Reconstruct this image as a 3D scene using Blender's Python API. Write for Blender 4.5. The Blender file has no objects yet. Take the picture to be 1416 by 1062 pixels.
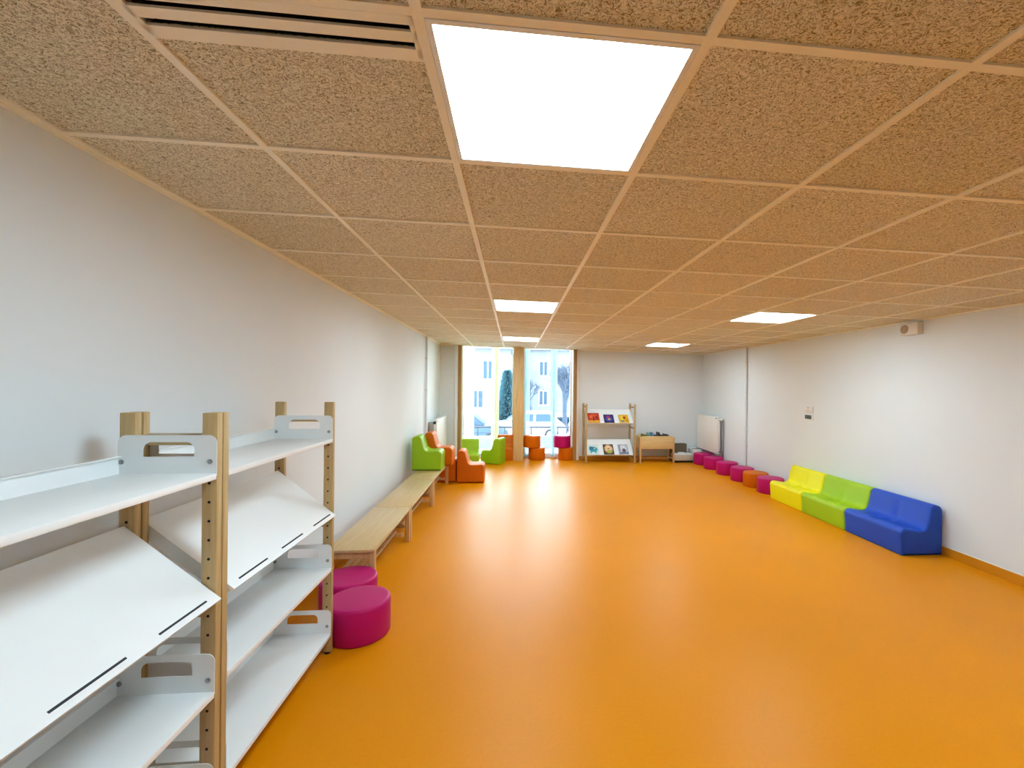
import bpy, bmesh, math, random
from mathutils import Vector, Matrix
random.seed(7)
C = bpy.context.scene.collection
S = bpy.context.scene
PI = math.pi

# ------------------------------------------------------------------ materials
def srgb(r, g, b):
    def f(c):
        c /= 255.0
        return c / 12.92 if c <= .04045 else ((c + .055) / 1.055) ** 2.4
    return (f(r), f(g), f(b), 1)

def new_mat(name):
    m = bpy.data.materials.new(name)
    m.use_nodes = True
    nt = m.node_tree
    return m, nt, nt.nodes['Principled BSDF'], nt.nodes['Material Output']

def N(nt, t, **kw):
    n = nt.nodes.new(t)
    for k, v in kw.items():
        setattr(n, k, v)
    return n

def mat(name, col, rough=.5, spec=.5, metal=0, var=.04, vscale=6, bump=0, bscale=200, emit=0, sheen=0):
    """plain painted / moulded surface with a little tonal variation and an optional fine grain"""
    m, nt, p, out = new_mat(name)
    L = nt.links
    tc = N(nt, 'ShaderNodeTexCoord')
    no = N(nt, 'ShaderNodeTexNoise')
    no.inputs['Scale'].default_value = vscale
    no.inputs['Detail'].default_value = 4
    L.new(tc.outputs['Object'], no.inputs['Vector'])
    r = N(nt, 'ShaderNodeValToRGB')
    lo = [max(0, c * (1 - var)) for c in col[:3]] + [1]
    hi = [min(1, c * (1 + var)) for c in col[:3]] + [1]
    r.color_ramp.elements[0].position = .3
    r.color_ramp.elements[1].position = .7
    r.color_ramp.elements[0].color = lo
    r.color_ramp.elements[1].color = hi
    L.new(no.outputs['Fac'], r.inputs['Fac'])
    L.new(r.outputs['Color'], p.inputs['Base Color'])
    p.inputs['Roughness'].default_value = rough
    p.inputs['Specular IOR Level'].default_value = spec
    p.inputs['Metallic'].default_value = metal
    if emit:
        p.inputs['Emission Color'].default_value = col
        p.inputs['Emission Strength'].default_value = emit
    if bump:
        n2 = N(nt, 'ShaderNodeTexNoise')
        n2.inputs['Scale'].default_value = bscale
        n2.inputs['Detail'].default_value = 3
        L.new(tc.outputs['Object'], n2.inputs['Vector'])
        b = N(nt, 'ShaderNodeBump')
        b.inputs['Strength'].default_value = bump
        b.inputs['Distance'].default_value = .002
        L.new(n2.outputs['Fac'], b.inputs['Height'])
        L.new(b.outputs['Normal'], p.inputs['Normal'])
    return m

def wood(name, c1, c2, axis='Z', rough=.45, scale=7):
    m, nt, p, out = new_mat(name)
    L = nt.links
    tc = N(nt, 'ShaderNodeTexCoord')
    mp = N(nt, 'ShaderNodeMapping')
    s = {'X': (.06, 1, 1), 'Y': (1, .06, 1), 'Z': (1, 1, .06)}[axis]
    mp.inputs['Scale'].default_value = s
    L.new(tc.outputs['Object'], mp.inputs['Vector'])
    no = N(nt, 'ShaderNodeTexNoise')
    no.inputs['Scale'].default_value = scale * 6
    no.inputs['Detail'].default_value = 6
    no.inputs['Distortion'].default_value = .6
    L.new(mp.outputs['Vector'], no.inputs['Vector'])
    r = N(nt, 'ShaderNodeValToRGB')
    r.color_ramp.elements[0].position = .32
    r.color_ramp.elements[1].position = .68
    r.color_ramp.elements[0].color = c1
    r.color_ramp.elements[1].color = c2
    L.new(no.outputs['Fac'], r.inputs['Fac'])
    L.new(r.outputs['Color'], p.inputs['Base Color'])
    p.inputs['Roughness'].default_value = rough
    b = N(nt, 'ShaderNodeBump')
    b.inputs['Strength'].default_value = .05
    b.inputs['Distance'].default_value = .002
    L.new(no.outputs['Fac'], b.inputs['Height'])
    L.new(b.outputs['Normal'], p.inputs['Normal'])
    return m

CELL = .65
GA, GB = .3332, -1.521            # grid phase: i = x/CELL + GA, j = y/CELL + GB
TX = .0211
def ceil_z(x): return 1.6 + 1.2217 * CELL - TX * x
def gx(i): return (i - GA) * CELL
def gy(j): return (j - GB) * CELL

def wood_wool():
    m, nt, p, out = new_mat('wood wool ceiling tile')
    L = nt.links
    tc = N(nt, 'ShaderNodeTexCoord')
    # per-tile tint
    mp = N(nt, 'ShaderNodeMapping')
    mp.inputs['Scale'].default_value = (1 / CELL, 1 / CELL, 0)
    mp.inputs['Location'].default_value = (GA, GB, 0)
    L.new(tc.outputs['Object'], mp.inputs['Vector'])
    fl = N(nt, 'ShaderNodeVectorMath', operation='FLOOR')
    L.new(mp.outputs['Vector'], fl.inputs[0])
    wn = N(nt, 'ShaderNodeTexWhiteNoise', noise_dimensions='3D')
    L.new(fl.outputs['Vector'], wn.inputs['Vector'])
    # curly shavings: warped strands running in several directions, light over dark gaps
    wn2 = N(nt, 'ShaderNodeTexNoise')
    wn2.inputs['Scale'].default_value = 48
    wn2.inputs['Detail'].default_value = 1
    L.new(tc.outputs['Object'], wn2.inputs['Vector'])
    sub = N(nt, 'ShaderNodeVectorMath', operation='SUBTRACT')
    sub.inputs[1].default_value = (.5, .5, .5)
    L.new(wn2.outputs['Color'], sub.inputs[0])
    scl = N(nt, 'ShaderNodeVectorMath', operation='SCALE')
    scl.inputs['Scale'].default_value = .03
    L.new(sub.outputs[0], scl.inputs[0])
    add = N(nt, 'ShaderNodeVectorMath', operation='ADD')
    L.new(tc.outputs['Object'], add.inputs[0]); L.new(scl.outputs[0], add.inputs[1])
    acc = None
    for k, ang in enumerate((12, 71, 128, 160)):
        m2 = N(nt, 'ShaderNodeMapping', vector_type='TEXTURE')
        m2.inputs['Rotation'].default_value = (0, 0, math.radians(ang))
        m2.inputs['Scale'].default_value = (1 / 90, 1 / 340, 1)
        m2.inputs['Location'].default_value = (.37 * k, .21 * k, .1 * k)
        L.new(add.outputs[0], m2.inputs['Vector'])
        n = N(nt, 'ShaderNodeTexNoise')
        n.inputs['Scale'].default_value = 1
        n.inputs['Detail'].default_value = 1
        L.new(m2.outputs['Vector'], n.inputs['Vector'])
        mr = N(nt, 'ShaderNodeMapRange', interpolation_type='SMOOTHSTEP')
        mr.inputs[1].default_value = .50; mr.inputs[2].default_value = .68
        L.new(n.outputs['Fac'], mr.inputs[0])
        if acc is None: acc = mr
        else:
            mxx = N(nt, 'ShaderNodeMath', operation='MAXIMUM')
            L.new(acc.outputs[0], mxx.inputs[0]); L.new(mr.outputs[0], mxx.inputs[1]); acc = mxx
    pw = acc
    r = N(nt, 'ShaderNodeValToRGB')
    e = r.color_ramp.elements
    e[0].position = .0; e[0].color = srgb(162, 150, 116)
    e[1].position = .95; e[1].color = srgb(252, 248, 230)
    x = e.new(.35); x.color = srgb(228, 216, 184)
    L.new(pw.outputs[0], r.inputs['Fac'])
    # dark pits
    n3 = N(nt, 'ShaderNodeTexNoise')
    n3.inputs['Scale'].default_value = 200
    n3.inputs['Detail'].default_value = 4
    L.new(tc.outputs['Object'], n3.inputs['Vector'])
    r3 = N(nt, 'ShaderNodeValToRGB')
    r3.color_ramp.elements[0].position = .30; r3.color_ramp.elements[0].color = (.22, .2, .18, 1)
    r3.color_ramp.elements[1].position = .44; r3.color_ramp.elements[1].color = (1, 1, 1, 1)
    L.new(n3.outputs['Fac'], r3.inputs['Fac'])
    mx = N(nt, 'ShaderNodeMix', data_type='RGBA', blend_type='MULTIPLY')
    mx.inputs['Factor'].default_value = .5
    L.new(r.outputs['Color'], mx.inputs[6])
    L.new(r3.outputs['Color'], mx.inputs[7])
    # tile tint
    r4 = N(nt, 'ShaderNodeValToRGB')
    r4.color_ramp.elements[0].color = (.93, .90, .84, 1)
    r4.color_ramp.elements[1].color = (1.0, .98, .97, 1)
    L.new(wn.outputs['Value'], r4.inputs['Fac'])
    m5 = N(nt, 'ShaderNodeMix', data_type='RGBA', blend_type='MULTIPLY')
    m5.inputs['Factor'].default_value = 1
    L.new(mx.outputs[2], m5.inputs[6])
    L.new(r4.outputs['Color'], m5.inputs[7])
    L.new(m5.outputs[2], p.inputs['Base Color'])
    p.inputs['Roughness'].default_value = .95
    p.inputs['Specular IOR Level'].default_value = .1
    b = N(nt, 'ShaderNodeBump')
    b.inputs['Strength'].default_value = .5
    b.inputs['Distance'].default_value = .004
    L.new(pw.outputs[0], b.inputs['Height'])
    L.new(b.outputs['Normal'], p.inputs['Normal'])
    return m

def floor_mat():
    m, nt, p, out = new_mat('orange linoleum')
    L = nt.links
    tc = N(nt, 'ShaderNodeTexCoord')
    n1 = N(nt, 'ShaderNodeTexNoise')
    n1.inputs['Scale'].default_value = 1.3
    n1.inputs['Detail'].default_value = 5
    L.new(tc.outputs['Object'], n1.inputs['Vector'])
    n2 = N(nt, 'ShaderNodeTexNoise')
    n2.inputs['Scale'].default_value = 60
    n2.inputs['Detail'].default_value = 4
    L.new(tc.outputs['Object'], n2.inputs['Vector'])
    a = N(nt, 'ShaderNodeMix', data_type='FLOAT')
    a.inputs[0].default_value = .45
    L.new(n1.outputs['Fac'], a.inputs[2])
    L.new(n2.outputs['Fac'], a.inputs[3])
    r = N(nt, 'ShaderNodeValToRGB')
    r.color_ramp.elements[0].position = .35; r.color_ramp.elements[0].color = FLOOR_A
    r.color_ramp.elements[1].position = .65; r.color_ramp.elements[1].color = FLOOR_B
    L.new(a.outputs[0], r.inputs['Fac'])
    L.new(r.outputs['Color'], p.inputs['Base Color'])
    rr = N(nt, 'ShaderNodeMapRange')
    rr.inputs[3].default_value = .34
    rr.inputs[4].default_value = .42
    L.new(n1.outputs['Fac'], rr.inputs[0])
    L.new(rr.outputs[0], p.inputs['Roughness'])
    p.inputs['Specular IOR Level'].default_value = .13
    b = N(nt, 'ShaderNodeBump')
    b.inputs['Strength'].default_value = .05
    b.inputs['Distance'].default_value = .002
    L.new(n2.outputs['Fac'], b.inputs['Height'])
    L.new(b.outputs['Normal'], p.inputs['Normal'])
    return m

FLOOR_A = (.71, .248, .0003, 1)
FLOOR_B = (.77, .270, .0006, 1)

def glass_mat():
    m, nt, p, out = new_mat('window glass')
    L = nt.links
    nt.nodes.remove(p)
    t = N(nt, 'ShaderNodeBsdfTransparent')
    t.inputs['Color'].default_value = (.93, .97, .97, 1)
    g = N(nt, 'ShaderNodeBsdfGlossy')
    g.inputs['Roughness'].default_value = .02
    fr = N(nt, 'ShaderNodeFresnel')
    fr.inputs['IOR'].default_value = 1.45
    mx = N(nt, 'ShaderNodeMixShader')
    L.new(fr.outputs[0], mx.inputs[0])
    L.new(t.outputs[0], mx.inputs[1])
    L.new(g.outputs[0], mx.inputs[2])
    L.new(mx.outputs[0], out.inputs['Surface'])
    return m

def sheer_mat(name, col):
    m, nt, p, out = new_mat(name)
    L = nt.links
    nt.nodes.remove(p)
    d = N(nt, 'ShaderNodeBsdfDiffuse'); d.inputs['Color'].default_value = col
    t = N(nt, 'ShaderNodeBsdfTranslucent'); t.inputs['Color'].default_value = col
    tr = N(nt, 'ShaderNodeBsdfTransparent')
    a = N(nt, 'ShaderNodeMixShader'); a.inputs[0].default_value = .75
    b = N(nt, 'ShaderNodeMixShader'); b.inputs[0].default_value = .15
    w = N(nt, 'ShaderNodeTexNoise'); w.inputs['Scale'].default_value = 300
    bm_ = N(nt, 'ShaderNodeBump'); bm_.inputs['Strength'].default_value = .1
    L.new(w.outputs['Fac'], bm_.inputs['Height'])
    L.new(bm_.outputs['Normal'], d.inputs['Normal'])
    L.new(d.outputs[0], a.inputs[1]); L.new(t.outputs[0], a.inputs[2])
    L.new(a.outputs[0], b.inputs[1]); L.new(tr.outputs[0], b.inputs[2])
    L.new(b.outputs[0], out.inputs['Surface'])
    return m

def lamp_mat():
    m, nt, p, out = new_mat('lit lamp diffuser')
    p.inputs['Base Color'].default_value = (.9, .9, .9, 1)
    p.inputs['Emission Color'].default_value = LAMP_COL
    p.inputs['Emission Strength'].default_value = LAMP_E
    return m

LAMP_COL = (.82, 1.04, 1.18, 1)
LAMP_E = 20.0
SKY_E = 13.0
EXPOSURE = 0.36

M = {}
M['wall'] = mat('white wall paint', (.77, .82, .84, 1), .7, .25, var=.012, vscale=1.5, bump=.06, bscale=90)
M['ceil'] = wood_wool()
M['rail'] = mat('beige painted ceiling rail', srgb(250, 243, 222), .5, .4, var=.02)
M['dark'] = mat('dark gap', (.02, .02, .02, 1), .8, .2)
M['floor'] = floor_mat()
M['base'] = mat('orange coved skirting', (.66, .26, .008, 1), .35, .5, var=.03)
M['caulk'] = mat('pale skirting bead', (.8, .72, .6, 1), .5, .4)
M['white'] = mat('white lacquered metal', (.87, .90, .90, 1), .35, .5, var=.012)
M['plastic'] = mat('cream plastic', (.78, .74, .68, 1), .45, .5, var=.01)
M['rad'] = mat('cream radiator enamel', (.84, .82, .76, 1), .35, .5, var=.01)
M['chrome'] = mat('brushed steel', (.36, .37, .38, 1), .3, .5, metal=1, var=.03)
M['lamp'] = lamp_mat()
M['glass'] = glass_mat()
M['post'] = wood('pale beech upright', srgb(176, 146, 96), srgb(202, 174, 122), 'Z')
M['railwood'] = wood('pale beech cross rail', srgb(176, 146, 96), srgb(202, 174, 122), 'X')
M['bench'] = wood('beech bench top', srgb(200, 168, 116), srgb(212, 182, 132), 'Y', .32)
M['benchleg'] = wood('beech bench leg', srgb(196, 152, 98), srgb(216, 176, 122), 'Z')
M['glulam'] = wood('laminated spruce post', srgb(206, 168, 108), srgb(228, 194, 138), 'Z', .5, 4)
M['jamb'] = wood('stained spruce jamb', srgb(156, 118, 70), srgb(184, 144, 92), 'Z', .5, 4)
M['birch'] = wood('birch plywood', srgb(206, 172, 110), srgb(224, 192, 134), 'X', .4)
M['lime'] = mat('lime green leatherette', srgb(150, 190, 20), .45, .3, var=.03, bump=.15, bscale=260)
M['orange'] = mat('orange leatherette', srgb(212, 106, 0), .5, .2, var=.03, bump=.15, bscale=260)
M['magenta'] = mat('magenta leatherette', srgb(190, 4, 104), .45, .3, var=.04, bump=.2, bscale=220)
M['yellow'] = mat('yellow leatherette', srgb(242, 234, 0), .45, .3, var=.02, bump=.15, bscale=260)
M['green'] = mat('apple green leatherette', srgb(162, 200, 22), .45, .3, var=.02, bump=.15, bscale=260)
M['blue'] = mat('blue leatherette', srgb(30, 76, 186), .45, .3, var=.03, bump=.15, bscale=260)
M['black'] = mat('black rubber', (.015, .015, .017, 1), .6, .3)
M['slot'] = mat('dark slot', (.03, .035, .045, 1), .7, .2)
M['taupe'] = mat('taupe board', srgb(104, 94, 76), .7, .3, var=.05)
M['cream'] = mat('cream board', srgb(196, 190, 166), .6, .3, var=.04)
M['paper'] = mat('paper', (.82, .82, .80, 1), .8, .2)
M['sheer'] = sheer_mat('pale lime sheer fabric', (.80, .86, .50, 1))
M['sheerb'] = sheer_mat('pale blue sheer fabric', (.58, .78, .82, 1))
M['pvc'] = mat('white window profile', (.82, .85, .86, 1), .4, .5, var=.01)

# ------------------------------------------------------------------ helpers
def finish(bm, name, m, parent=None, smooth=35, loc=None):
    bmesh.ops.recalc_face_normals(bm, faces=bm.faces[:])
    me = bpy.data.meshes.new(name)
    bm.to_mesh(me); bm.free()
    for q in (m if isinstance(m, (list, tuple)) else [m]):
        me.materials.append(q)
    if smooth:
        me.shade_smooth()
        me.set_sharp_from_angle(angle=math.radians(smooth))
    o = bpy.data.objects.new(name, me)
    C.objects.link(o)
    if parent is not None:
        o.parent = parent
    if loc is not None:
        o.location = loc
    return o

def tag(o, label=None, cat=None, group=None, kind=None):
    if label: o['label'] = label
    if cat: o['category'] = cat
    if group: o['group'] = group
    if kind: o['kind'] = kind
    return o

def thing(name, label, cat, loc=(0, 0, 0), rz=0, group=None):
    o = bpy.data.objects.new(name, None)
    o.empty_display_size = .1
    C.objects.link(o)
    o.location = loc
    o.rotation_euler = (0, 0, rz)
    return tag(o, label, cat, group)

def struct(o):
    o['kind'] = 'structure'
    return o

def bm_new(): return bmesh.new()

def box(bm, x0, x1, y0, y1, z0, z1, bev=0, seg=2, mi=0):
    r = bmesh.ops.create_cube(bm, size=1)
    vs = r['verts']
    bmesh.ops.scale(bm, vec=(x1 - x0, y1 - y0, z1 - z0), verts=vs)
    bmesh.ops.translate(bm, vec=((x0 + x1) / 2, (y0 + y1) / 2, (z0 + z1) / 2), verts=vs)
    fs = set(f for v in vs for f in v.link_faces)
    for f in fs: f.material_index = mi
    if bev:
        es = list(set(e for v in vs for e in v.link_edges))
        bmesh.ops.bevel(bm, geom=es, offset=bev, segments=seg, profile=.5, affect='EDGES', clamp_overlap=True)
    return vs

def prism(bm, pts, axis, a0, a1, mi=0):
    """extrude polygon pts (2D) along axis from a0 to a1; the two other axes in order"""
    def mk(p, a):
        if axis == 'X': return (a, p[0], p[1])
        if axis == 'Y': return (p[0], a, p[1])
        return (p[0], p[1], a)
    A = [bm.verts.new(mk(p, a0)) for p in pts]
    B = [bm.verts.new(mk(p, a1)) for p in pts]
    fs = [bm.faces.new(A), bm.faces.new(B[::-1])]
    n = len(pts)
    for i in range(n):
        fs.append(bm.faces.new((A[i], B[i], B[(i + 1) % n], A[(i + 1) % n])))
    for f in fs: f.material_index = mi
    return fs

def tube(bm, p0, p1, r0, r1=None, seg=12, caps=True, mi=0):
    r1 = r0 if r1 is None else r1
    p0, p1 = Vector(p0), Vector(p1)
    d = (p1 - p0).normalized()
    u = d.orthogonal().normalized(); v = d.cross(u)
    A, B = [], []
    for k in range(seg):
        a = 2 * PI * k / seg
        w = u * math.cos(a) + v * math.sin(a)
        A.append(bm.verts.new(p0 + w * r0)); B.append(bm.verts.new(p1 + w * r1))
    for k in range(seg):
        f = bm.faces.new((A[k], A[(k + 1) % seg], B[(k + 1) % seg], B[k])); f.material_index = mi
    if caps:
        bm.faces.new(A[::-1]).material_index = mi
        bm.faces.new(B).material_index = mi

def lathe(bm, prof, seg=48, mi=0):
    rings = []
    for r, z in prof:
        if r < 1e-6:
            rings.append([bm.verts.new((0, 0, z))])
        else:
            rings.append([bm.verts.new((r * math.cos(2 * PI * k / seg), r * math.sin(2 * PI * k / seg), z)) for k in range(seg)])
    for a, b in zip(rings, rings[1:]):
        for k in range(seg):
            k2 = (k + 1) % seg
            if len(a) == 1: f = bm.faces.new((a[0], b[k], b[k2]))
            elif len(b) == 1: f = bm.faces.new((a[k], a[k2], b[0]))
            else: f = bm.faces.new((a[k], a[k2], b[k2], b[k]))
            f.material_index = mi

def copy_thing(src, loc, rz=None, label=None, group=None):
    r = src.copy(); C.objects.link(r)
    r.location = loc
    if rz is not None: r.rotation_euler = (0, 0, rz)
    if label: r['label'] = label
    if group: r['group'] = group
    for ch in list(src.children):
        c = ch.copy(); C.objects.link(c); c.parent = r
        for g in list(ch.children):
            d = g.copy(); C.objects.link(d); d.parent = c
    return r

# ------------------------------------------------------------------ room shell
XL, XR, YF, YB, YG = -1.545, 4.15, 9.6, -2.6, 10.0
bm = bm_new(); box(bm, XL - .15, XR + .15, YB - .15, YG + .12, -.12, 0)
struct(finish(bm, 'floor', M['floor'], smooth=0))
bm = bm_new(); box(bm, XL - .15, XL, YB - .15, YF + .55, 0, 2.75)
struct(finish(bm, 'wall_left', M['wall'], smooth=0))
bm = bm_new(); box(bm, XR, XR + .15, YB - .15, YF + .55, 0, 2.75)
struct(finish(bm, 'wall_right', M['wall'], smooth=0))
bm = bm_new(); box(bm, XL, XR, YB - .15, YB, 0, 2.75)
struct(finish(bm, 'wall_back', M['wall'], smooth=0))
WX0, WX1 = -1.235, 1.40
bm = bm_new()
box(bm, XL, WX0, YF, YG + .12, 0, 2.75)
box(bm, WX1, XR, YF, YG + .12, 0, 2.75)
box(bm, WX0, WX1, YF + .02, YG + .12, 2.62, 2.75)
struct(finish(bm, 'wall_far', M['wall'], smooth=0))

# ceiling: one slab with recessed tile faces between the rails, sloping very slightly
lamp_cells = [(0, 0), (0, 5), (0, 10), (4, 0), (4, 5), (4, 10)]
bm = bm_new()
i0, i1 = math.floor(XL / CELL + GA), math.floor(XR / CELL + GA)
j0, j1 = math.floor(YB / CELL + GB), math.floor(YF / CELL + GB)
def slope_quad(bm, x0, x1, y0, y1, dz, mi=0):
    vs = [bm.verts.new((x, y, ceil_z(x) + dz)) for x, y in ((x0, y0), (x1, y0), (x1, y1), (x0, y1))]
    f = bm.faces.new(vs); f.material_index = mi
    return f
def slope_box(bm, x0, x1, y0, y1, d0, d1, mi=0):
    P = [(x0, y0), (x1, y0), (x1, y1), (x0, y1)]
    A = [bm.verts.new((x, y, ceil_z(x) + d0)) for x, y in P]
    B = [bm.verts.new((x, y, ceil_z(x) + d1)) for x, y in P]
    fs = [bm.faces.new(A[::-1]), bm.faces.new(B)]
    for k in range(4):
        fs.append(bm.faces.new((A[k], A[(k + 1) % 4], B[(k + 1) % 4], B[k])))
    for f in fs: f.material_index = mi
for i in range(i0, i1 + 1):
    for j in range(j0, j1 + 1):
        if (i, j) in lamp_cells: continue
        x0, x1 = max(gx(i), XL), min(gx(i + 1), XR)
        y0, y1 = max(gy(j), YB), min(gy(j + 1), YF + .02)
        if x1 - x0 < .01 or y1 - y0 < .01: continue
        if (i, j) == (-1, 0): y0 = gy(.215)
        slope_box(bm, x0, x1, y0, y1, .007, .03)
slope_box(bm, XL, XR, YB, YF + .02, .10, .20)
ceiling = struct(finish(bm, 'ceiling', M['ceil'], smooth=0))
bm = bm_new()
w = .0125
for i in range(i0, i1 + 2):
    x = gx(i)
    if XL + w < x < XR - w:
        slope_box(bm, x - w, x + w, YB, YF + .02, 0, .03)
for j in range(j0, j1 + 2):
    y = gy(j)
    if YB < y < YF:
        slope_box(bm, XL, XR, y - w, y + w, .0006, .03)
finish(bm, 'grid_rail', M['rail'], ceiling, smooth=0)
bm = bm_new()
slope_box(bm, XL, XL + .018, YB, YF, -.004, .03)
slope_box(bm, XR - .018, XR, YB, YF, -.004, .03)
slope_box(bm, XL, WX0, YF - .018, YF, -.004, .03)
slope_box(bm, WX1, XR, YF - .018, YF, -.004, .03)
slope_box(bm, XL, XR, YB, YB + .018, -.004, .03)
slope_box(bm, XL, XR, YF, YF + .02, -.006, .10)
finish(bm, 'edge_trim', M['rail'], ceiling, smooth=0)
bm = bm_new()
slope_box(bm, XL + .018, XL + .026, YB, YF, .0005, .02)  # solid dark strip in place of the shade in the gap by the wall
finish(bm, 'gap_shade_strip', M['dark'], ceiling, smooth=0)

# skirting
def skirting(name, a, b, nrm):
    bm = bm_new()
    h = .085
    (ax, ay), (bx, by) = a, b
    t = .012
    x0, x1 = sorted((ax, bx + nrm[0] * t if nrm[0] else bx)); y0, y1 = sorted((ay, by + nrm[1] * t if nrm[1] else by))
    box(bm, x0, x1, y0, y1, 0, h, mi=0)
    # bead along the top
    box(bm, x0, x1, y0, y1, h, h + .006, mi=1)
    return struct(finish(bm, name, [M['base'], M['caulk']], smooth=0))
skirting('baseboard_left', (XL, YB), (XL, YF), (1, 0))
skirting('baseboard_right', (XR, YB), (XR, YF), (-1, 0))
skirting('baseboard_far', (WX1, YF), (XR - .012, YF), (0, -1))
skirting('baseboard_corner', (XL + .012, YF), (WX0, YF), (0, -1))
skirting('baseboard_back', (XL + .012, YB), (XR - .012, YB), (0, 1))

# ------------------------------------------------------------------ windows
def rounded_rect(w, h, r, n=5, cx=0, cy=0):
    pts = []
    for sx, sy, a0 in ((1, 1, 0), (-1, 1, 90), (-1, -1, 180), (1, -1, 270)):
        for k in range(n + 1):
            a = math.radians(a0 + 90 * k / n)
            pts.append((cx + sx * (w / 2 - r) + r * math.cos(a), cy + sy * (h / 2 - r) + r * math.sin(a)))
    return pts

def window(name, x0, x1, mul):
    e = bpy.data.objects.new(name, None); C.objects.link(e); e['kind'] = 'structure'
    e.location = (0, YG, 0)
    z0, z1, t = .0, 2.62, .05
    bm = bm_new()
    box(bm, x0, x0 + .06, -.04, .04, z0, z1, .006)
    box(bm, x1 - .06, x1, -.04, .04, z0, z1, .006)
    box(bm, x0 + .06, x1 - .06, -.04, .04, z0, z0 + .09, .006)
    box(bm, x0 + .06, x1 - .06, -.04, .04, z1 - .06, z1, .006)
    finish(bm, 'window_frame', M['pvc'], e)
    bm = bm_new(); box(bm, mul[0], mul[1], -.045, .045, z0 + .09, z1 - .06, .008)
    finish(bm, 'mullion', M['pvc'], e)
    for a, b in ((x0 + .06, mul[0]), (mul[1], x1 - .06)):
        bm = bm_new(); box(bm, a, b, -.006, .006, z0 + .09, z1 - .06)
        finish(bm, 'pane', M['glass'], e, smooth=0)
    return e
window('window_1', -1.17, .02, (-.41, -.36))
window('window_2', .205, 1.31, (.86, .91))
# timber: post between, jambs, white reveal boards
bm = bm_new(); box(bm, -.005, .21, 9.50, 9.96, 0, 2.66, .006)
struct(finish(bm, 'trim_1', M['glulam']))
bm = bm_new(); box(bm, -1.175, -1.10, YF - .02, 9.96, 0, 2.62, .004)
struct(finish(bm, 'trim_2', M['jamb']))
bm = bm_new(); box(bm, 1.27, 1.345, YF - .02, 9.96, 0, 2.62, .004)
struct(finish(bm, 'trim_3', M['jamb']))
bm = bm_new(); box(bm, WX0, -1.176, YF - .03, 9.96, 0, 2.62)
struct(finish(bm, 'trim_4', M['white'], smooth=0))
bm = bm_new(); box(bm, 1.346, WX1, YF - .03, 9.96, 0, 2.62)
struct(finish(bm, 'trim_5', M['plastic'], smooth=0))
# threshold strip at floor
bm = bm_new(); box(bm, -1.09, .01, 9.90, 9.955, 0, .03, .004); box(bm, .215, 1.265, 9.90, 9.955, 0, .03, .004)
struct(finish(bm, 'trim_6', M['pvc']))

# sheer curtain panels, pleated
def curtain(x0, x1, y, label, m='sheer'):
    bm = bm_new()
    n = 40
    bot, top = [], []
    for k in range(n + 1):
        x = x0 + (x1 - x0) * k / n
        yy = y + (.014) * math.sin(k / n * 5 * 2 * PI)
        bot.append(bm.verts.new((x, yy, .045))); top.append(bm.verts.new((x, yy, 2.56)))
    for k in range(n):
        bm.faces.new((bot[k], bot[k + 1], top[k + 1], top[k]))
    o = finish(bm, 'fabric', M[m], smooth=80)
    e = thing('curtain', label, 'curtain', (0, 0, 0))
    o.parent = e
    bm = bm_new(); tube(bm, (x0 - .02, y, 2.575), (x1 + .02, y, 2.575), .012)
    box(bm, x0 - .02, x0 + .01, y - .012, y + .012, 2.575, 2.62)
    box(bm, x1 - .01, x1 + .02, y - .012, y + .012, 2.575, 2.62)
    finish(bm, 'curtain_rod', M['pvc'], e)
    return e
curtain(-1.08, -.86, 9.88, 'pale lime sheer curtain drawn to the jamb at the end of the left window')
curtain(-.49, -.32, 9.90, 'narrow pale lime sheer curtain hanging over the mullion of the left window')
curtain(.24, .35, 9.912, 'narrow pale blue sheer curtain beside the wooden post in the right window', 'sheerb')
curtain(.81, .955, 9.90, 'narrow pale blue sheer curtain hanging over the mullion of the right window', 'sheerb')

# ------------------------------------------------------------------ ceiling lamps and vent
def ceiling_lamp(i, j, label):
    cx, cy = gx(i + .5), gy(j + .5)
    z = ceil_z(cx)
    e = thing('ceiling_light', label, 'light', (cx, cy, z), 0, 'square ceiling lights')
    e.rotation_euler = (0, math.atan(TX), 0)
    h = CELL / 2 - .0135
    bm = bm_new()
    for a in ((-h, h, -h, -h + .014), (-h, h, h - .014, h), (-h, -h + .014, -h + .014, h - .014), (h - .014, h, -h + .014, h - .014)):
        box(bm, *a, -.001, .05)
    box(bm, -h, h, -h, h, .05, .056)
    finish(bm, 'lamp_frame', M['white'], e, smooth=0)
    bm = bm_new()
    prism(bm, rounded_rect(2 * h - .03, 2 * h - .03, .02), 'Z', .002, .012)
    finish(bm, 'diffuser', M['lamp'], e, smooth=0)
    return e
ceiling_lamp(0, 0, 'large lit square panel light directly overhead, nearest and brightest of the ceiling lights')
ceiling_lamp(0, 5, 'lit square panel light halfway along the tile row that leads to the window post')
ceiling_lamp(0, 10, 'small-looking lit square panel light in the ceiling just before the windows')
ceiling_lamp(4, 5, 'lit square panel light in the ceiling on the right, near the two wall plates')
ceiling_lamp(4, 10, 'lit square panel light in the ceiling above the low book bin')
ceiling_lamp(4, 0, 'lit square panel light at the camera end of the right-hand row of ceiling lights')

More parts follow.
